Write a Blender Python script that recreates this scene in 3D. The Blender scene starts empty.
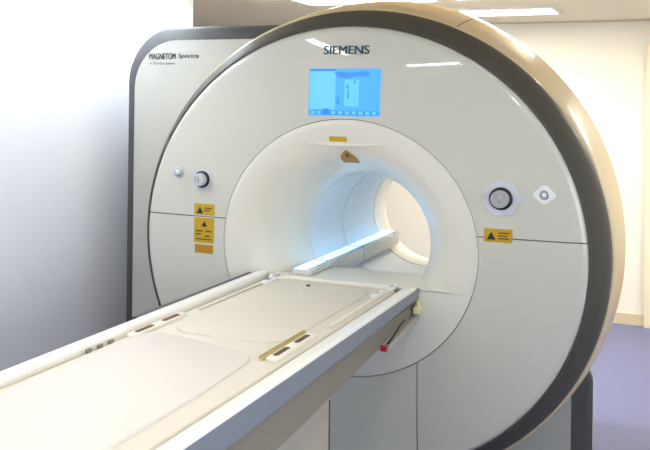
import bpy, bmesh, math, random
from mathutils import Vector, Matrix
random.seed(3)
sc = bpy.context.scene
COL = sc.collection
PI = math.pi
H = 1.10                 # height of the bore axis above the floor; z below is measured from the axis

# ------------------------------------------------------------------ helpers
def new_obj(name, verts, faces, mat=None, parent=None, smooth=True, sharp=35, bevel=0, seg=2, mats=None, fm=None):
    me = bpy.data.meshes.new(name)
    bm = bmesh.new()
    vs = [bm.verts.new(v) for v in verts]
    for i, f in enumerate(faces):
        try:
            fc = bm.faces.new([vs[k] for k in f])
            if fm: fc.material_index = fm[i]
        except ValueError:
            pass
    bmesh.ops.remove_doubles(bm, verts=bm.verts, dist=1e-6)
    bmesh.ops.recalc_face_normals(bm, faces=bm.faces)
    if bevel:
        ed = [e for e in bm.edges if len(e.link_faces) == 2 and e.calc_face_angle(0) > math.radians(30)]
        bmesh.ops.bevel(bm, geom=ed, offset=bevel, segments=seg, profile=.5, affect='EDGES', clamp_overlap=True)
    for f in bm.faces: f.smooth = smooth
    for e in bm.edges:
        if len(e.link_faces) == 2 and e.calc_face_angle(0) > math.radians(sharp): e.smooth = False
    bm.to_mesh(me); bm.free()
    o = bpy.data.objects.new(name, me)
    for m in (mats or ([mat] if mat else [])): me.materials.append(m)
    COL.objects.link(o)
    if parent: o.parent = parent
    return o

class G:
    """collects geometry for one mesh"""
    def __init__(s): s.v = []; s.f = []
    def add(s, vs, fs):
        n = len(s.v); s.v += [tuple(v) for v in vs]; s.f += [tuple(k + n for k in f) for f in fs]; return s
    def box(s, x0, x1, y0, y1, z0, z1):
        vs = [(x, y, z) for x in (x0, x1) for y in (y0, y1) for z in (z0, z1)]
        return s.add(vs, [(0,1,3,2),(4,6,7,5),(0,4,5,1),(2,3,7,6),(0,2,6,4),(1,5,7,3)])
    def grid(s, rows, close=False):
        n = len(rows[0]); vs = [p for r in rows for p in r]; fs = []
        for i in range(len(rows) - 1):
            for j in range(n if close else n - 1):
                a = i*n + j; b = i*n + (j+1) % n
                fs.append((a, b, b + n, a + n))
        return s.add(vs, fs)
    def prism(s, loop, d):
        """loop of 3D points, extruded by vector d"""
        n = len(loop); d = Vector(d)
        vs = [Vector(p) for p in loop] + [Vector(p) + d for p in loop]
        fs = [tuple(range(n)), tuple(range(2*n - 1, n - 1, -1))] + [(i, (i+1) % n, n + (i+1) % n, n + i) for i in range(n)]
        return s.add(vs, fs)
    def tube(s, p0, p1, r0, r1=None, n=16, cap=True):
        r1 = r0 if r1 is None else r1
        p0 = Vector(p0); p1 = Vector(p1); a = (p1 - p0).normalized()
        u = a.orthogonal().normalized(); w = a.cross(u)
        A = [p0 + (u*math.cos(2*PI*k/n) + w*math.sin(2*PI*k/n))*r0 for k in range(n)]
        B = [p1 + (u*math.cos(2*PI*k/n) + w*math.sin(2*PI*k/n))*r1 for k in range(n)]
        fs = [(k, (k+1) % n, n + (k+1) % n, n + k) for k in range(n)]
        if cap: fs += [tuple(range(n)), tuple(range(n, 2*n))]
        return s.add(A + B, fs)
    def lathe_y(s, cx, cz, y0, prof, n=40, ax=1, az=1):
        """prof: list of (radius, dy); axis along y"""
        rows = [[(cx + ax*r*math.cos(2*PI*k/n), y0 + dy, cz + az*r*math.sin(2*PI*k/n)) for k in range(n)] for r, dy in prof]
        s.grid(rows, close=True)
        s.add(rows[-1], [tuple(range(n))]); s.add(rows[0], [tuple(range(n))])
        return s
    def up(s, dz=H):
        s.v = [(x, y, z + dz) for x, y, z in s.v]; return s
    def make(s, name, mat, parent=None, **k):
        return new_obj(name, s.v, s.f, mat, parent, **k)

def rrect(x0, x1, z0, z1, r, n=6, corners=(1,1,1,1)):
    """(x,z) loop; corners order: bottom-left, bottom-right, top-right, top-left"""
    out = []
    for k, (cx, cz, a0) in enumerate(((x0 + r, z0 + r, PI), (x1 - r, z0 + r, 1.5*PI), (x1 - r, z1 - r, 0), (x0 + r, z1 - r, PI/2))):
        if corners[k]:
            for i in range(n + 1):
                a = a0 + PI/2*i/n; out.append((cx + r*math.cos(a), cz + r*math.sin(a)))
        else:
            out.append(((x0, z0), (x1, z0), (x1, z1), (x0, z1))[k])
    return out

def empty(name, loc, label, cat, group=None):
    o = bpy.data.objects.new(name, None); COL.objects.link(o); o.location = loc
    o.empty_display_size = .1
    o['label'] = label; o['category'] = cat
    if group: o['group'] = group
    return o
def struct(o):
    o['kind'] = 'structure'; return o

def mat(name, col, rough=.5, metal=0, spec=.5, emit=None, es=0, noise=0, nscale=8, coat=0, bump=0, bscale=60):
    m = bpy.data.materials.new(name); m.use_nodes = True
    nt = m.node_tree; b = nt.nodes['Principled BSDF']
    c = tuple(col) + (1,)
    b.inputs['Base Color'].default_value = c
    b.inputs['Roughness'].default_value = rough; b.inputs['Metallic'].default_value = metal
    b.inputs['Specular IOR Level'].default_value = spec
    b.inputs['Coat Weight'].default_value = coat
    b.inputs['Coat Roughness'].default_value = .03
    if emit:
        b.inputs['Emission Color'].default_value = tuple(emit) + (1,); b.inputs['Emission Strength'].default_value = es
    tc = nt.nodes.new('ShaderNodeTexCoord')
    if noise:
        nz = nt.nodes.new('ShaderNodeTexNoise'); nz.inputs['Scale'].default_value = nscale; nz.inputs['Detail'].default_value = 4
        mx = nt.nodes.new('ShaderNodeMix'); mx.data_type = 'RGBA'
        mx.inputs['A'].default_value = tuple(x*(1 - noise) for x in col) + (1,)
        mx.inputs['B'].default_value = tuple(min(1, x*(1 + noise)) for x in col) + (1,)
        nt.links.new(tc.outputs['Object'], nz.inputs['Vector'])
        nt.links.new(nz.outputs['Fac'], mx.inputs['Factor']); nt.links.new(mx.outputs['Result'], b.inputs['Base Color'])
    if bump:
        n2 = nt.nodes.new('ShaderNodeTexNoise'); n2.inputs['Scale'].default_value = bscale
        bp = nt.nodes.new('ShaderNodeBump'); bp.inputs['Strength'].default_value = bump; bp.inputs['Distance'].default_value = .01
        nt.links.new(tc.outputs['Object'], n2.inputs['Vector'])
        nt.links.new(n2.outputs['Fac'], bp.inputs['Height']); nt.links.new(bp.outputs['Normal'], b.inputs['Normal'])
    return m

M = {}
M['cover'] = mat('glossy cover plastic', (.63, .615, .53), .32, coat=.75, noise=.02, nscale=2)
M['funnel'] = mat('satin funnel plastic', (.77, .735, .64), .4, coat=.2, noise=.015, nscale=3)
M['bore'] = mat('bore liner', (.72, .75, .76), .45)
M['cream'] = mat('cream end ring', (.82, .79, .69), .4, coat=.3)
M['gap'] = mat('dark joint', (.10, .10, .09), .8)
M['ring'] = mat('graphite band paint', (.078, .074, .062), .5, spec=.3, noise=.05, nscale=3)
M['casing'] = mat('champagne casing', (.74, .60, .37), .35, metal=.0, coat=.3, noise=.03)
M['enclosure'] = mat('grey enclosure plastic', (.50, .50, .455), .4, noise=.02, nscale=2)
M['trimdark'] = mat('dark enclosure edge', (.072, .074, .078), .55, spec=.3)
M['blackp'] = mat('black plastic', (.015, .015, .015), .4)
M['white'] = mat('white plastic', (.86, .86, .85), .35, coat=.2)
M['logo'] = mat('teal logo print', (.003, .07, .10), .5)
M['print'] = mat('black print', (.02, .02, .02), .6)
M['yellow'] = mat('yellow sticker', (.56, .34, .008), .45, noise=.08, nscale=60)
M['orange'] = mat('orange sticker', (.46, .23, .006), .5, noise=.1, nscale=60)
M['stickwhite'] = mat('sticker backing', (.75, .73, .66), .5)
M['chrome'] = mat('brushed chrome', (.62, .64, .68), .25, metal=.8)
M['dialplate'] = mat('pale dial plate', (.66, .67, .74), .35, coat=.3)
M['dialknob'] = mat('grey dial knob', (.42, .42, .41), .35, coat=.3)
M['dialface'] = mat('dial face', (.55, .56, .58), .3, coat=.3)
M['pad'] = mat('table foam covering', (.66, .61, .52), .55, noise=.03, nscale=5, bump=.06, bscale=30)
M['pad2'] = mat('table pad vinyl', (.665, .615, .565), .5, noise=.02, nscale=5, bump=.06, bscale=22)
M['bed'] = mat('cream tray', (.78, .73, .62), .45, noise=.02)
M['rail'] = mat('white rail', (.88, .86, .80), .3, coat=.3)
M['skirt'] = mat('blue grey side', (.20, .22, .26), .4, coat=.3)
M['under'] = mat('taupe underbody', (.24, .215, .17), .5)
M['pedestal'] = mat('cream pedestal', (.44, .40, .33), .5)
M['olive'] = mat('olive grip', (.55, .45, .16), .5)
M['brown'] = mat('brown recess', (.12, .05, .02), .7)
M['red'] = mat('red button', (.45, .01, .02), .35)
M['pale'] = mat('pale yellow knob', (.80, .74, .40), .4)
M['wallL'] = mat('cool white wall', (.88, .89, .94), .6, noise=.01, bump=.03, bscale=80)
M['wallB'] = mat('cream wall', (.86, .845, .76), .6, noise=.01, bump=.03, bscale=80)
M['ceil'] = mat('ceiling paint', (.80, .74, .60), .7)
M['floor'] = mat('blue vinyl floor', (.125, .145, .33), .32, noise=.10, nscale=7)
M['base'] = mat('baseboard', (.70, .60, .42), .5)
M['doorm'] = mat('pale door', (.88, .80, .58), .5)
M['wood'] = mat('orange wood', (.50, .26, .08), .5, noise=.2, nscale=14)
M['lampframe'] = mat('lamp frame', (.8, .8, .78), .4)
M['lampwarm'] = mat('warm diffuser', (.9, .9, .9), .5, emit=(1, .93, .80), es=18)
M['lampfront'] = mat('tube diffuser', (.9, .9, .9), .5, emit=(1, .97, .90), es=28)
M['led'] = mat('blue light strip', (.7, .85, .95), .4, emit=(.16, .54, 1), es=2.5)
M['ledge'] = mat('ledge plastic', (.70, .71, .68), .4)
M['scr'] = mat('screen blue', (.02, .1, .2), .3, emit=(.06, .33, .85), es=.8)
M['scr_light'] = mat('screen pale', (.02, .1, .2), .3, emit=(.13, .48, .95), es=.8)
M['scr_mid'] = mat('screen mid', (.02, .1, .2), .3, emit=(.03, .22, .65), es=.7)
M['scr_dark'] = mat('screen dark', (.02, .1, .2), .3, emit=(.02, .13, .60), es=.9)

# ------------------------------------------------------------------ gantry geometry
A, B, UR, K = .983, .925, .575, .022
def yf(x, z):
    u = math.hypot(x/A, z/B)
    y = K*max(0, (u - UR)/(1 - UR))**2
    if u > .975: y += .012*((u - .975)/.025)**2
    return y

scanner = empty('mri_scanner', (0, .8, 0), 'large round-faced cream MRI scanner with a dark grey ring and an open bore', 'MRI scanner')
def P(g, name, m, parent=None, **k):
    """part of the scanner: geometry in world coordinates measured from the axis"""
    par = parent or scanner
    g.up()
    g.v = [(x, y - .8, z) for x, y, z in g.v]
    return g.make(name, M[m], par, **k)

ZS, GAP = .085, .0022
def panel(name, start, end, m='cover', n=96):
    """annular cover between the bore panel and the band; start/end give the angle for each u"""
    us = [UR + .004] + [UR + .006 + (1 - UR - .006)*i/22 for i in range(23)]
    us = us[:-1] + [.975, .985, .993, 1.0]; us = sorted(set(us))
    rows = []
    for u in us:
        t0, t1 = start(u), end(u)
        rows.append([(A*u*math.cos(t), yf(A*u*math.cos(t), B*u*math.sin(t)), B*u*math.sin(t)) for t in [t0 + (t1 - t0)*j/n for j in range(n + 1)]])
    g = G().grid(rows)
    # folded edges going back, so the joints have depth
    for line in (rows[0], rows[-1], [r[0] for r in rows], [r[-1] for r in rows]):
        g.grid([line, [(x, y + .012, z) for x, y, z in line]])
    return P(g, name, m, sharp=50)
zu = lambda u, s=1: math.asin((ZS + s*GAP)/(B*u))
XS = .325
xa = lambda u, s: math.acos((XS + s*GAP)/(A*u))
panel('upper_face_cover', lambda u: zu(u), lambda u: PI - zu(u), n=140)
panel('lower_face_cover', lambda u: -xa(u, 1), lambda u: zu(u, -1))
panel('lower_face_cover', lambda u: -PI + xa(u, -1) if False else -PI + math.acos((XS - GAP)/(A*u)), lambda u: -math.acos((XS - GAP)/(A*u)))
panel('lower_face_cover', lambda u: PI - zu(u, -1), lambda u: PI + math.acos((XS + GAP)/(A*u)))
# backing behind the joints
rows = []
for i in range(14):
    u = .565 + (1.0 - .565)*i/13
    rows.append([(A*u*math.cos(2*PI*j/120), yf(A*u*math.cos(2*PI*j/120), B*u*math.sin(2*PI*j/120)) + .010 if u >= UR else .010, B*u*math.sin(2*PI*j/120)) for j in range(120)])
P(G().grid(rows, close=True), 'joint_backing', 'gap')

# bore panel: funnel above the shelf, flat below
ZB = -.15
prof = [(.5665, .5330, .010), (.5665, .5330, .001), (.5655, .5320, 0), (.545, .507, 0), (.50, .462, .004), (.47, .436, .013), (.44, .412, .028), (.41, .386, .052),
        (.385, .364, .082), (.366, .348, .112), (.350, .334, .140), (.332, .319, .172), (.318, .306, .205), (.308, .296, .240), (.303, .292, .275), (.300, .290, .32)]
rows = []
for a, b, y in prof:
    t0 = math.asin(ZB/b); n = 120
    rows.append([(a*math.cos(t), y, b*math.sin(t)) for t in [t0 + (PI - 2*t0)*j/n for j in range(n + 1)]])
P(G().grid(rows), 'bore_funnel', 'funnel', sharp=60)
g = G()
for end in (0, -1):
    line = [r[end] for r in rows[1:]]
    g.grid([line, [(x, 0 if k else .0, z) for k, (x, y, z) in enumerate(line)]])
xi = rows[-1][0][0]
g.add([(-xi, .0, ZB), (xi, .0, ZB), (xi, .32, ZB), (-xi, .32, ZB)], [(0, 1, 2, 3)])
P(g, 'docking_shelf', 'funnel')
loop = [(-.545, .0), ]
t0 = math.asin(ZB/.532)
arc = [(.5655*math.cos(t), .532*math.sin(t)) for t in [t0 - (PI + 2*t0)*j/80 for j in range(81)]]
g = G().prism([(x, 0, z) for x, z in arc], (0, .012, 0))
P(g, 'lower_bore_panel', 'funnel', smooth=False)
# bore tube with exit flare
bp = [(.300, .290, .32)] + [(.300, .290, .32 + .1*i) for i in range(1, 11)] + [(.303, .293, 1.38), (.315, .305, 1.44), (.34, .33, 1.50), (.39, .38, 1.54), (.50, .49, 1.56), (.95, .93, 1.56)]
rows = [[(a*math.cos(2*PI*j/96), y, b*math.sin(2*PI*j/96)) for j in range(96)] for a, b, y in bp]
P(G().grid(rows[:12], close=True), 'bore_tube', 'bore')
for y0, wd, nm, mt in ((.330, .006, 'bore_joint', 'stickwhite'), (.752, .006, 'bore_joint', 'stickwhite'), (1.22, .21, 'bore_end_ring', 'cream')):
    P(G().grid([[(a*math.cos(2*PI*j/96), y, a*.967*math.sin(2*PI*j/96)) for j in range(96)] for a, y in ((.3, y0), (.2965, y0 + .002), (.2965, y0 + wd - .002), (.3, y0 + wd))], close=True), nm, mt)
P(G().grid(rows[11:], close=True), 'rear_cover', 'funnel')
rows = [[(a*math.cos(t), y, b*math.sin(t)) for t in [PI + math.asin(.15/b) + (PI - 2*math.asin(.15/b))*j/40 for j in range(41)]] for a, b, y in [(.300, .290, .32), (.31, .30, .318), (.36, .35, .316)]]
P(G().grid(rows), 'bore_rim', 'funnel')
# lit ledge on the left of the bore
LX0, LX1 = -.262, -.178
cuts = [.07, .322, .744, 1.32]
for a, b in zip(cuts[:-1], cuts[1:]):
    led = P(G().box(LX0 - .006, LX1, a + .006, b - .006, -.1485 if a < .1 else -.196, -.126), 'bore_ledge', 'ledge', bevel=.004)
    P(G().box(LX0, LX0 + .055, a + .018, b - .018, -.1265, -.1235), 'light_strip', 'led', parent=led, smooth=False)

# graphite band and casing
def sweep(name, m, pr, n=160, **k):
    rows = [[(a*math.cos(2*PI*j/n), y, b*math.sin(2*PI*j/n)) for j in range(n)] for a, b, y in pr]
    return P(G().grid(rows, close=True), name, m, **k)
sweep('graphite_band', 'ring', [(.983, .925, .030), (.987, .929, .030), (.993, .935, .034), (1.010, .953, .058), (1.030, .974, .090), (1.048, .992, .124), (1.058, 1.003, .152), (1.056, 1.001, .162)])
sweep('casing', 'casing', [(1.054, .999, .163), (1.062, 1.009, .165), (1.067, 1.018, .175), (1.075, 1.040, .26), (1.079, 1.068, .40), (1.082, 1.083, .52), (1.079, 1.079, .56), (1.04, 1.03, .575), (.95, .93, .58)])
sweep('magnet_body', 'casing', [(.95, .93, .575), (.95, .93, 1.54), (.93, .91, 1.56)])
# thin join in the casing
def casing_seam(t):
    pts = []
    for a, b, y in [(1.0635, 1.0105, .166), (1.0685, 1.0195, .175), (1.0765, 1.0415, .26), (1.0805, 1.0695, .40), (1.0835, 1.0845, .52)]:
        pts.append((a, b, y))
    rows = [[(a*math.cos(t + s), y, b*math.sin(t + s)) for a, b, y in pts] for s in (-.0022, .0022)]
    P(G().grid(rows), 'casing_joint', 'gap')
casing_seam(math.radians(66))

# side enclosure (left) and base (right), with dark chamfered edge
def enclosure(name, x0, x1, z0, z1, r, corners, inset, yin, yout, yback, tname):
    ins = [(min(max(x, x0 + inset) if corners[0] or corners[3] or True else x, x1 - inset), z) for x, z in []]
    n = 10
    outer = rrect(x0, x1, z0, z1, r, n, corners)
    inner = rrect(x0 + (inset if corners[3] else 0), x1 - (inset if corners[2] else 0), z0, z1 - inset*.93, r - inset*.35, n, corners)
    body = G().prism([(x, yout, z) for x, z in outer], (0, yback - yout, 0))
    b = P(body, name, 'enclosure', sharp=30)
    fr = [(x, yin, z) for x, z in inner]
    P(G().prism(fr, (0, yout - yin, 0)), name + '_front', 'enclosure', sharp=30)
    mid = [((a[0]*.25 + c[0]*.75), yin + (yout - yin)*.45, (a[1]*.25 + c[1]*.75)) for a, c in zip(inner, outer)]
    k = len(outer)
    rows = [[(x, yin - .001, z) for x, z in inner], mid, [(x, yout, z) for x, z in outer], [(x + (0.001 if x > .0 else -.001)*0, yout + .03, z) for x, z in outer]]
    P(G().grid(rows, close=True), tname, 'trimdark', sharp=40)
enclosure('side_enclosure', -1.368, -.36, -H + .004, .972, .27, (0, 0, 0, 1), .076, .35, .42, 1.50, 'enclosure_edge')
enclosure('base_housing', -.35, .962, -H + .004, -.46, .10, (0, 0, 1, 0), .076, .35, .42, .47, 'base_edge')
P(G().box(-.35, .74, .48, 1.45, -H + .004, -.5), 'rear_base', 'enclosure', bevel=.02)

# ------------------------------------------------------------------ decals on the face
def decal(loop, th=.0015, off=0.0, fy=None):
    fy = fy or yf
    g = G(); n = len(loop)
    fr = [(x, fy(x, z) - th - off, z) for x, z in loop]; bk = [(x, fy(x, z) + .001, z) for x, z in loop]
    g.add(fr + bk, [tuple(range(n))] + [(i, (i+1) % n, n + (i+1) % n, n + i) for i in range(n)])
    return g
# display
g = decal(rrect(-.166, .154, .548, .746, .008), .003)
screen = P(g, 'display_screen', 'scr', sharp=30); screen['label'] = 'lit blue display screen'
def sdec(name, loop, m, off=.0035): return P(decal(loop, .0008, off), name, m, parent=screen, smooth=False)
sdec('screen_window', rrect(-.160, -.045, .575, .735, .002), 'scr_light')
sdec('title_bar', rrect(-.160, -.048, .735, .744, .001), 'scr_dark')
sdec('screen_window', rrect(-.004, .060, .588, .700, .002), 'scr_light', .0036)
arc = [(.02 + .075*math.cos(a), .722 + .018*math.sin(a)) for a in [2*PI*k/24 for k in range(24)]]
sdec('pictured_scanner', [(-.052, .728), (-.03, .734), (.03, .728), (.09, .735), (.112, .724), (.09, .712), (.05, .715), (.01, .704), (-.03, .708)], 'scr_mid', .0046)
for x, z, w, h in ((.010, .672, .011, .014), (.042, .690, .012, .012), (-.032, .612, .012, .030), (.014, .64, .008, .04)):
    sdec('pictured_patient', [(x - w/2, z - h/2), (x + w/2, z - h/2), (x + w/2*.6, z + h/2), (x - w/2*.4, z + h/2)], 'scr_mid', .0048)
sdec('tool_bar', rrect(-.160, .148, .552, .570, .002), 'scr_mid', .0036)
for x in (-.145, -.118, -.052, -.02, .01, .04, .07, .10, .13):
    sdec('screen_icon', rrect(x - .009, x + .009, .555, .567, .002), 'scr_light', .0046)
sdec('screen_marker', rrect(-.094, -.074, .556, .578, .003), 'scr_dark', .0054)

# text
def text_part(s, name, x, z, w, h, m, yv=None, bold=0, fat=0, parent=None, shear=0):
    cu = bpy.data.curves.new('t', 'FONT'); cu.body = s; cu.offset = bold; cu.shear = shear; cu.extrude = 0
    to = bpy.data.objects.new('t', cu); COL.objects.link(to)
    bpy.context.view_layer.update()
    me = bpy.data.meshes.new_from_object(to.evaluated_get(bpy.context.evaluated_depsgraph_get()))
    bpy.data.objects.remove(to)
    xs = [v.co.x for v in me.vertices]; ys = [v.co.y for v in me.vertices]
    x0, x1, y0, y1 = min(xs), max(xs), min(ys), max(ys)
    for v in me.vertices:
        X = x + (v.co.x - x0)/(x1 - x0)*w; Z = z + (v.co.y - y0)/(y1 - y0)*h
        Y = (yf(X, Z) - .0022) if yv is None else yv
        v.co = (X, Y - .8, Z + H)
    if fat:
        bm = bmesh.new(); bm.from_mesh(me); src = list(bm.faces)
        for dx, dy in ((fat, -.0002), (-fat, .0002)):
            d = bmesh.ops.duplicate(bm, geom=src)
            bmesh.ops.translate(bm, vec=(dx, dy, 0), verts=[v for v in d['geom'] if isinstance(v, bmesh.types.BMVert)])
        bm.to_mesh(me); bm.free()
    me.name = name; o = bpy.data.objects.new(name, me); me.materials.append(M[m]); COL.objects.link(o); o.parent = parent or scanner
    return o
text_part('SIEMENS', 'maker_lettering', -.103, .806, .203, .036, 'logo', bold=0, fat=.0019)
text_part('MAGNETOM', 'model_lettering', -1.205, .806, .155, .030, 'print', yv=.3485, bold=0, fat=.001)
text_part('Spectra', 'model_lettering', -1.036, .806, .118, .028, 'print', yv=.3485, bold=0, fat=.0008, shear=.2)
text_part('A Tim+Dot System', 'model_lettering', -1.203, .775, .150, .017, 'print', yv=.3485)

# controls
def control(x, z, plate, r, side):
    """round dial on a plate"""
    y = yf(x, z)
    pl = P(decal([(x + px, z + pz) for px, pz in plate], .006), 'control_plate', side[0], sharp=30)
    g = G().lathe_y(x, z, y - .006, [(r*1.12, 0), (r*1.12, -.006), (r*1.0, -.009), (r*1.0, -.012)], 36, az=.96)
    P(g, 'dial_collar', side[1], parent=pl)
    g = G().lathe_y(x, z, y - .016, [(r*.86, 0), (r*.86, -.022), (r*.78, -.028), (r*.55, -.029), (r*.50, -.026), (.001, -.025)], 36, az=.96)
    P(g, 'dial', side[2], parent=pl)
    P(G().box(x - r*.1, x + r*.1, y - .0445, y - .040, z - r*.36, z + r*.36), 'dial_mark', side[3], parent=pl, bevel=.002)
def ngon(n, rx, rz, ph=0): return [(rx*math.cos(2*PI*k/n + ph), rz*math.sin(2*PI*k/n + ph)) for k in range(n)]
def softgon(n, rx, rz, amp, ph=0, m=64):
    return [(rx*(1 + amp*math.cos(n*t + ph))*math.cos(t), rz*(1 + amp*math.cos(n*t + ph))*math.sin(t)) for t in [2*PI*k/m for k in range(m)]]
control(.655, .240, softgon(7, .074, .066, .045, .4), .041, ('dialplate', 'blackp', 'dialknob', 'chrome'))
control(-.680, .252, softgon(4, .050, .047, -.06), .035, ('dialplate', 'blackp', 'dialface', 'chrome'))
def small_control(x, z, plate, r, pm):
    y = yf(x, z)
    pl = P(decal([(x + px, z + pz) for px, pz in plate], .004), 'button_plate', pm, sharp=30)
    P(G().lathe_y(x, z, y - .004, [(r, 0), (r, -.005), (r*.85, -.007), (r*.62, -.007), (r*.6, -.004)], 32), 'button_ring', 'chrome', parent=pl)
    P(G().lathe_y(x, z, y - .006, [(r*.5, 0), (r*.5, -.006), (r*.3, -.008), (.001, -.0085)], 24), 'button', 'white', parent=pl)
small_control(.818, .262, softgon(4, .038, .033, .12), .018, 'white')
small_control(-.811, .280, ngon(40, .030, .029), .022, 'dialface')

# stickers
def sticker(x0, x1, z0, z1, m='yellow', r=.004, fy=None, name='warning_sticker'):
    return P(decal(rrect(x0, x1, z0, z1, r, 4), .0016, fy=fy), name, m, smooth=False)
def tri(x, z, s, par, off=.002):
    P(decal([(x - s, z - s*.8), (x + s, z - s*.8), (x, z + s)], .0006, off), 'warning_triangle', 'print', parent=par, smooth=False)
def lines(par, rows, off=.002):
    for x0, x1, z, h in rows:
        P(decal([(x0, z), (x1, z), (x1, z + h), (x0, z + h)], .0006, off), 'printed_line', 'print', parent=par, smooth=False)
st = sticker(-.722, -.617, .092, .142)
tri(-.692, .112, .016, st); lines(st, [(-.668, -.630, .122, .004), (-.668, -.640, .111, .004)])
st = sticker(-.722, -.618, -.032, .080)
tri(-.668, .052, .014, st)
lines(st, [(-.712, -.676, .018, .005), (-.660, -.632, .018, .005), (-.712, -.684, .004, .005), (-.664, -.640, -.004, .005), (-.712, -.630, -.018, .004)])
sticker(-.722, -.618, .0805, .0835, 'stickwhite', .001)
st = sticker(-.716, -.622, -.078, -.040, 'orange')
st = sticker(.590, .700, .069, .121)
tri(.618, .092, .017, st); lines(st, [(.646, .690, .104, .004), (.646, .680, .093, .004), (.646, .686, .082, .004)])
def yfun(x, z):
    """depth of the funnel surface at (x, z)"""
    q = None
    for (a, b, y), (a2, b2, y2) in zip(prof[2:], prof[3:]):
        s1 = math.hypot(x/a, z/b); s2 = math.hypot(x/a2, z/b2)
        if s1 <= 1 <= s2: return y + (y2 - y)*(1 - s1)/(s2 - s1 + 1e-9)
    return 0
fz = lambda x, z: yfun(x, z)
sticker(-.072, .006, .440, .461, 'yellow', .006, fy=fz)
def strip_decal(x0, x1, z0, z1, m, name, off=.002, taper=None):
    """sticker that follows the curved funnel"""
    rows = []
    for i in range(9):
        z = z0 + (z1 - z0)*i/8; k = 1 if not taper else taper(i/8)
        c = (x0 + x1)/2; rows.append([(c + (x - c)*k, yfun(x, z) - off, z) for x in [x0 + (x1 - x0)*j/8 for j in range(9)]])
    g = G().grid(rows)
    return P(g, name, m)
st = strip_decal(-.046, .030, .345, .402, 'orange', 'warning_sticker', taper=lambda t: 1 if t < .45 else 1 - (t - .45)*1.55)
strip_decal(-.018, -.002, .372, .392, 'print', 'warning_triangle', .0032, taper=lambda t: 1 - t*.9).parent = st
# brow line above the bore
loop = [(-.205 + .41*k/24 - .012, .432 - .004*math.sin(PI*k/24)) for k in range(25)]
rows = []
for j, (dz, dy) in enumerate(((.010, 0), (.0, -.008), (-.006, -.010), (-.010, -.006), (-.011, .004))):
    rows.append([(x, yfun(x, z) + .001 + dy*math.sin(PI*k/24)**.6, z + dz*math.sin(PI*k/24)) for k, (x, z) in enumerate(loop)])
P(G().grid(rows), 'funnel_brow', 'funnel')

# ------------------------------------------------------------------ patient table
TY0, TY1 = -2.55, -.046
table = empty('patient_table', (0, -1.2, 0), 'long cream patient table with white side rails docked to the scanner bore', 'patient table')
def T(g, name, m, parent=None, **k):
    g.up(); g.v = [(x, y + 1.2, z) for x, y, z in g.v]
    return g.make(name, M[m], parent or table, **k)
def ysweep(sec, y0, y1, n=1, f=None):
    """closed (x,z) section swept along y"""
    rows = []
    for i in range(n + 1):
        y = y0 + (y1 - y0)*i/n
        rows.append([(x, y, z) for x, z in (f(sec, y) if f else sec)])
    g = G().grid(rows, close=True)
    g.add(rows[0], [tuple(range(len(sec)))]); g.add(rows[-1], [tuple(range(len(sec)))])
    return g
# tray
T(ysweep([(-.330, -.150), (-.318, -.150), (-.30, -.150), (.30, -.150), (.30, -.200), (-.330, -.200)], TY0, TY1 - .02), 'tray', 'bed', bevel=.003)
# rails
T(ysweep(rrect(-.392, -.336, -.176, -.124, .016), TY0, TY1 + .04), 'side_rail', 'rail', sharp=30)
T(ysweep([(.272, -.139), (.280, -.134), (.322, -.128), (.330, -.131), (.331, -.137), (.300, -.150), (.272, -.150)], TY0, TY1), 'side_rail', 'rail', sharp=25)
# blue grey flank of the table, deeper away from the scanner
def flank(sec, y):
    d = -.183 - .030*min(1, max(0, -y/1.5))
    return [(.300, -.150), (.331, -.137), (.330, d + .008), (.322, d), (.300, d)]
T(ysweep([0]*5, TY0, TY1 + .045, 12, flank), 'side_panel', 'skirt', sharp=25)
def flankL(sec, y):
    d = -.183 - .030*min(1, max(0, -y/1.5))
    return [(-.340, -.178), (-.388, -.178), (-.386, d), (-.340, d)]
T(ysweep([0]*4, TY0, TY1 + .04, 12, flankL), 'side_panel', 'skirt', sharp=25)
# dark bumper running beside the left rail
T(ysweep(rrect(-.447, -.402, -.190, -.141, .008), -.86, -.004), 'bumper_strip', 'trimdark', sharp=30)
for y in (-.8, -.45, -.1):
    T(G().box(-.415, -.388, y - .02, y + .02, -.17, -.15), 'bumper_bracket', 'trimdark', bevel=.003)
# underbody
def under(sec, y):
    t = min(1, max(0, -y/1.2)); d = -.255 - .085*t
    return [(-.29, -.20), (.312, -.20), (.308, d + .012), (.296, d), (-.28, d)]
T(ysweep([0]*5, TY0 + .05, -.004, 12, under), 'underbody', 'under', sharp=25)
T(G().box(.3035, .3275, TY0 + .02, .06, -.2145 - .004, -.2085), 'shadow_gap_strip', 'gap') if False else None
# pedestal and foot
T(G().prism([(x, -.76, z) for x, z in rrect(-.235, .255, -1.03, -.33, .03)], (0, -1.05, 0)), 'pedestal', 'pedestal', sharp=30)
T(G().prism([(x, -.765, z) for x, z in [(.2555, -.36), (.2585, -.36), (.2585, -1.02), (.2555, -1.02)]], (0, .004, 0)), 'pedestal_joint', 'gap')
T(G().box(-.30, .32, -1.95, -.62, -H + .004, -1.025), 'foot', 'under', bevel=.02)

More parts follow.
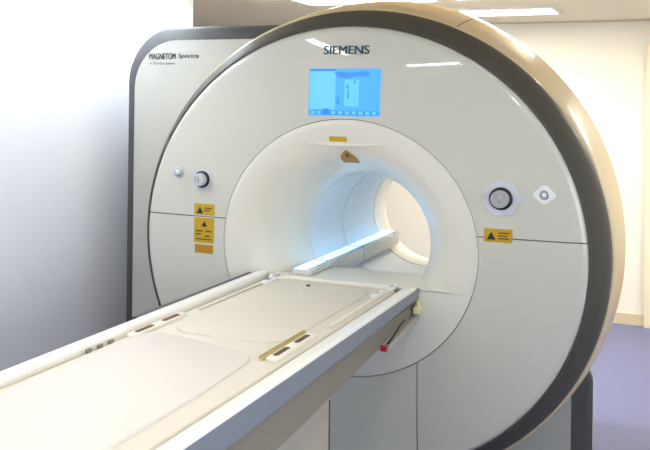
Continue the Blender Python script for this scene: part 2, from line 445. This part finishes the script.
# foam top: grid surface, slightly dished
def soft_pad(name, m, outline, zt, th, parent=None, dish=0, edge=.012, n=10):
    """pad from a closed (x,y) outline: side wall with rounded shoulder and flat top"""
    L = len(outline); cx = sum(p[0] for p in outline)/L; cy = sum(p[1] for p in outline)/L
    rows = [[(x, y, zt - th) for x, y in outline]]
    for k in range(4):
        a = PI/2*k/3; ins = edge*(1 - math.cos(a)); z = zt - edge*(1 - math.sin(a))
        r = []
        for i, (x, y) in enumerate(outline):
            x0, y0 = outline[i - 1]; x1, y1 = outline[(i + 1) % L]
            tx, ty = x1 - x0, y1 - y0; l = math.hypot(tx, ty) or 1
            r.append((x - ty/l*ins, y + tx/l*ins, z))
        rows.append(r)
    g = G().grid(rows, close=True)
    g.add(rows[-1], [tuple(range(L))]); g.add(rows[0], [tuple(range(L))])
    return T(g, name, m, parent, sharp=50)
def rr2(x0, x1, y0, y1, r, n=6, c=(1,1,1,1)): return rrect(x0, x1, y0, y1, r, n, c)
foam = soft_pad('foam_base', 'pad', rr2(-.305, .262, TY0 + .03, -.045, .075, 8, (0, 0, 1, 1)), -.138, .014, edge=.008)
# near mattress with its rounded far edge, and the inner contour of the far section
near = [(-.272, TY0 + .05), (.190, TY0 + .05)]
near += [(.190, -1.9), (.188, -1.5), (.175, -1.24)]
for k in range(9):
    a = PI/2*k/8; near.append((.105 + .066*math.cos(a), -1.19 + .085*math.sin(a)))
near += [(.04, -1.085), (-.05, -1.055), (-.14, -1.035), (-.20, -1.03)]
for k in range(7):
    a = PI/2 + PI/2*k/6; near.append((-.222 + .05*math.cos(a), -1.08 + .05*math.sin(a)))
mat1 = soft_pad('mattress', 'pad2', near, -.128, .012, edge=.008); mat1['label'] = 'pale near half of the mattress'
far = rr2(-.235, .185, -.98, -.13, .10, 8)
mat2 = soft_pad('mattress', 'pad', far, -.132, .008, edge=.006); mat2['label'] = 'beige far half of the mattress'
# raised fold lines
def piping(pts, r, name, m, parent=None):
    g = G()
    for a, b in zip(pts[:-1], pts[1:]): g.tube(a, b, r, n=8)
    return T(g, name, m, parent)
piping([(-.20 + .40*k/16, -.30 - .02*math.sin(PI*k/16), -.1335) for k in range(17)], .0028, 'seam_piping', 'pad')
# contour ridge round the head end
rp = [(-.275, -.70, -.138)] + [(-.275 + .0, -.20, -.138)] + [(-.215 + .06*math.cos(a), -.135 + .06*math.sin(a), -.138) for a in [PI - PI/2*k/6 for k in range(7)]] + \
     [(.19 + .045*math.cos(a), -.12 + .045*math.sin(a), -.138) for a in [PI/2 - PI/2*k/6 for k in range(7)]] + [(.235, -.72, -.138)]
rp = [(x, y, -.1345) for x, y, z in rp]
piping(rp, .006, 'contour_ridge', 'bed')
# strap anchor plates with slots
def anchor(x, y0, y1, side, grip=False):
    a = soft_pad('strap_plate', 'bed', rr2(x - .018, x + .018, y0, y1, .016), -.1275, .010, edge=.004)
    L = y1 - y0
    for c in (.26, .74):
        yc = y0 + L*c
        T(G().prism([(px, py, -.1285) for px, py in rr2(x - .009, x + .009, yc - L*.15, yc + L*.15, .008)], (0, 0, .0022)), 'strap_slot', 'brown', a, smooth=False)
    if grip:
        T(G().prism([(px, py, -.1385) for px, py in rr2(x - .036, x - .024, y0 - .0, y1 + .01, .008)], (0, 0, .013)), 'grip_strip', 'olive', a, sharp=30)
    return a
anchor(-.287, -1.10, -.78, -1)
anchor(.222, -1.14, -.83, 1, True)
# small fittings on the far end
for x, y, w, l in ((.222, -.20, .013, .05), (.235, -.06, .012, .045), (-.262, -.16, .012, .05), (-.292, -.05, .010, .04)):
    p = T(G().box(x - w, x + w, y - l, y + l, -.142, -.126), 'connector_socket', 'white', bevel=.004)
    T(G().box(x - w*.55, x + w*.55, y - l*.55, y + l*.3, -.1275, -.1250), 'socket_cover', 'chrome', p, bevel=.002)
T(G().tube((-.075, -.19, -.134), (-.075, -.19, -.1265), .008), 'locating_pin', 'blackp')
T(G().box(-.26, .22, -.035, -.003, -.150, -.136), 'end_cap', 'rail', bevel=.006)
for k in range(3):
    T(G().box(-.3315, -.3255, -1.26 + .055*k, -1.235 + .055*k, -.151, -.138), 'rail_clip', 'under', bevel=.001)
# release latch on the right flank, near the scanner
lat = T(G().prism([(.334, y, z) for y, z in ((-.02, -.228), (-.006, -.215), (-.008, -.26), (-.36, -.292), (-.40, -.285), (-.38, -.272), (-.04, -.246))], (-.024, 0, 0)), 'release_latch', 'pedestal', bevel=.004)
T(G().box(.318, .346, -.055, -.004, -.232, -.205), 'latch_knob', 'pale', lat, bevel=.006)
T(G().tube((.332, -.02, -.215), (.332, -.022, -.178), .009), 'latch_pin', 'pale', lat)
T(G().tube((.316, -.425, -.272), (.338, -.425, -.272), .011), 'release_button', 'red', lat)
T(G().tube((.330, -.39, -.262), (.330, -.20, -.222), .004, n=8), 'latch_rod', 'blackp', lat)

# ------------------------------------------------------------------ room
ZC = 1.25 + H
YB, YF, XL, XR = 3.75, -6.2, -4.2, 2.7
XW, YW = -1.5, 1.25      # the pale wall panel on the left and its end
def quadbox(x0, x1, y0, y1, z0, z1): return G().box(x0, x1, y0, y1, z0, z1)
struct(quadbox(XL - .1, XR + .1, YF - .1, YB + .1, -.1, 0).make('floor', M['floor'], smooth=False))
struct(quadbox(XL - .1, XR + .1, YF - .1, YB + .1, ZC, ZC + .1).make('ceiling', M['ceil'], smooth=False))
struct(quadbox(XL - .1, XR + .1, YB, YB + .1, 0, ZC).make('wall_back', M['wallB'], smooth=False))
struct(quadbox(XL - .1, XR + .1, YF - .1, YF, 0, ZC).make('wall_front', M['wallB'], smooth=False))
WY0, WY1, WZ0, WZ1 = -4.6, -1.0, .85, 2.15  # opening for the added window
g = quadbox(XR, XR + .1, YF, WY0, 0, ZC); g.box(XR, XR + .1, WY1, YB, 0, ZC).box(XR, XR + .1, WY0, WY1, 0, WZ0).box(XR, XR + .1, WY0, WY1, WZ1, ZC)
struct(g.make('wall_right', M['wallB'], smooth=False))
g = G(); g.box(XR + .02, XR + .08, WY0, WY1, WZ0, WZ0 + .05).box(XR + .02, XR + .08, WY0, WY1, WZ1 - .05, WZ1)
for y in (WY0, (WY0*2 + WY1)/3, (WY0 + WY1*2)/3, WY1 - .05): g.box(XR + .02, XR + .08, y, y + .05, WZ0 + .05, WZ1 - .05)
added_win = struct(g.make('added_window_1', M['white'], smooth=False))  # added out-of-view window, lets in sky light to brighten the left wall
quadbox(XR - .06, XR + .02, WY0 - .05, WY1 + .05, WZ0 - .03, WZ0).make('added_window_sill', M['white'], added_win, smooth=False)
struct(quadbox(XW - .12, XW, YF, YW, 0, ZC).make('wall_left', M['wallL'], smooth=False))
struct(quadbox(XL, XW - .12, YW - .12, YW, 0, ZC).make('wall_left', M['wallL'], smooth=False))
struct(quadbox(XL - .1, XL, YW, YB, 0, ZC).make('wall_left', M['wallB'], smooth=False))
DX0, DX1 = 1.02, 1.92
struct(quadbox(XL, DX0, YB - .018, YB, 0, .085).make('baseboard_back', M['base'], smooth=False))
struct(quadbox(DX1, XR, YB - .018, YB, 0, .085).make('baseboard_back', M['base'], smooth=False))
struct(quadbox(XL, XR, YB - .006, YB, ZC - .012, ZC - .004).make('trim_1', M['base'], smooth=False))
# door
door = quadbox(DX0 + .07, DX1 - .07, YB - .045, YB, .06, 2.10).make('door_1', M['doorm'], bevel=.003); struct(door)
fr = G(); fr.box(DX0, DX0 + .07, YB - .06, YB, 0, 2.17).box(DX1 - .07, DX1, YB - .06, YB, 0, 2.17).box(DX0 + .07, DX1 - .07, YB - .06, YB, 2.10, 2.17)
fr.make('door_frame', M['doorm'], door, smooth=False)
quadbox(DX0 + .07, DX1 - .07, YB - .05, YB, .01, .40).make('kick_plate', M['wood'], door, smooth=False)
G().tube((DX1 - .16, YB - .045, 1.05), (DX1 - .16, YB - .10, 1.05), .010).tube((DX1 - .16, YB - .10, 1.05), (DX1 - .29, YB - .10, 1.05), .010).make('door_handle', M['chrome'], door)

# ceiling lamps
def lamp(name, x0, x1, y0, y1, m, label, cat='ceiling light', group=None, d=.035, fw=.02):
    cx, cy = (x0 + x1)/2, (y0 + y1)/2
    e = empty(name, (cx, cy, ZC), label, cat, group)
    a, b = (x1 - x0)/2, (y1 - y0)/2
    g = G(); g.box(-a - fw, -a, -b - fw, b + fw, -d, 0).box(a, a + fw, -b - fw, b + fw, -d, 0).box(-a, a, -b - fw, -b, -d, 0).box(-a, a, b, b + fw, -d, 0)
    g.make('lamp_frame', M['lampframe'], e, smooth=False)
    G().box(-a, a, -b, b, -d + .003, -.004).make('diffuser', m, e, smooth=False)
    return e
lamp('ceiling_light', -.30, .46, 2.55, 2.92, M['lampwarm'], 'flat white ceiling panel light nearest the back wall', group='panel lights behind the scanner', d=.02)
lamp('ceiling_light', -.98, -.14, 1.58, 1.90, M['lampwarm'], 'flat ceiling panel light just above the top rim of the scanner', group='panel lights behind the scanner', d=.02)
lamp('ceiling_light', .0, .76, 1.55, 1.86, M['lampwarm'], 'flat ceiling panel light at the top edge right of the scanner crown', group='panel lights behind the scanner', d=.02)
lamp('ceiling_light', 1.6, 2.4, 1.9, 2.5, M['lampwarm'], 'flat ceiling panel light in the back right corner', group='panel lights behind the scanner', d=.02)
lamp('tube_light', -.83, -.75, -1.95, -1.20, M['lampfront'], 'slim tube light on the ceiling over the left of the table')
e = lamp('tube_light', -.50, .32, -2.29, -2.21, M['lampfront'], 'slim tube light mounted askew over the table foot')
e.rotation_euler.z = math.radians(40)
lamp('tube_light', .95, 1.03, -2.0, -1.2, M['lampfront'], 'slim tube light on the ceiling to the right of the table')

M['lampfill'] = mat('cool fill diffuser', (.9, .9, .9), .5, emit=(.86, .93, 1), es=9)  # for an added out-of-view fill strip that brightens the left wall
lamp('ceiling_light', -1.40, -1.18, -1.0, 1.0, M['lampfill'], 'added long cool white fill strip on the ceiling beside the left wall and scanner enclosure', d=.02)

# ------------------------------------------------------------------ world, camera
w = bpy.data.worlds.new('World'); sc.world = w; w.use_nodes = True
w.node_tree.nodes['Background'].inputs[0].default_value = (.78, .88, 1, 1); w.node_tree.nodes['Background'].inputs[1].default_value = 3.3
cam = bpy.data.cameras.new('Camera'); co = bpy.data.objects.new('Camera', cam); COL.objects.link(co)
cam.sensor_width = 36; cam.sensor_fit = 'HORIZONTAL'; cam.lens = 36*875/650
cam.shift_x = 0; cam.shift_y = (97 - 225)/650
yaw, roll = -.396, .012
F = Vector((math.sin(yaw), math.cos(yaw), 0)); R = Vector((math.cos(yaw), -math.sin(yaw), 0)); U = Vector((0, 0, 1))
c, s = math.cos(roll), math.sin(roll)
R2 = R*c + U*s; U2 = U*c - R*s
m3 = Matrix((R2, U2, -F)).transposed().to_4x4()
m3.translation = Vector((1.33, -3.4, .626 + H)); co.matrix_world = m3
cam.clip_start = .05; cam.clip_end = 50
sc.camera = co
sc.view_settings.view_transform = 'Standard'; sc.view_settings.look = 'None'; sc.view_settings.gamma = 1
sc.view_settings.use_curve_mapping = False; sc.view_settings.exposure = .66
sc.cycles.use_denoising = True
sc.cycles.max_bounces = 10; sc.cycles.diffuse_bounces = 6
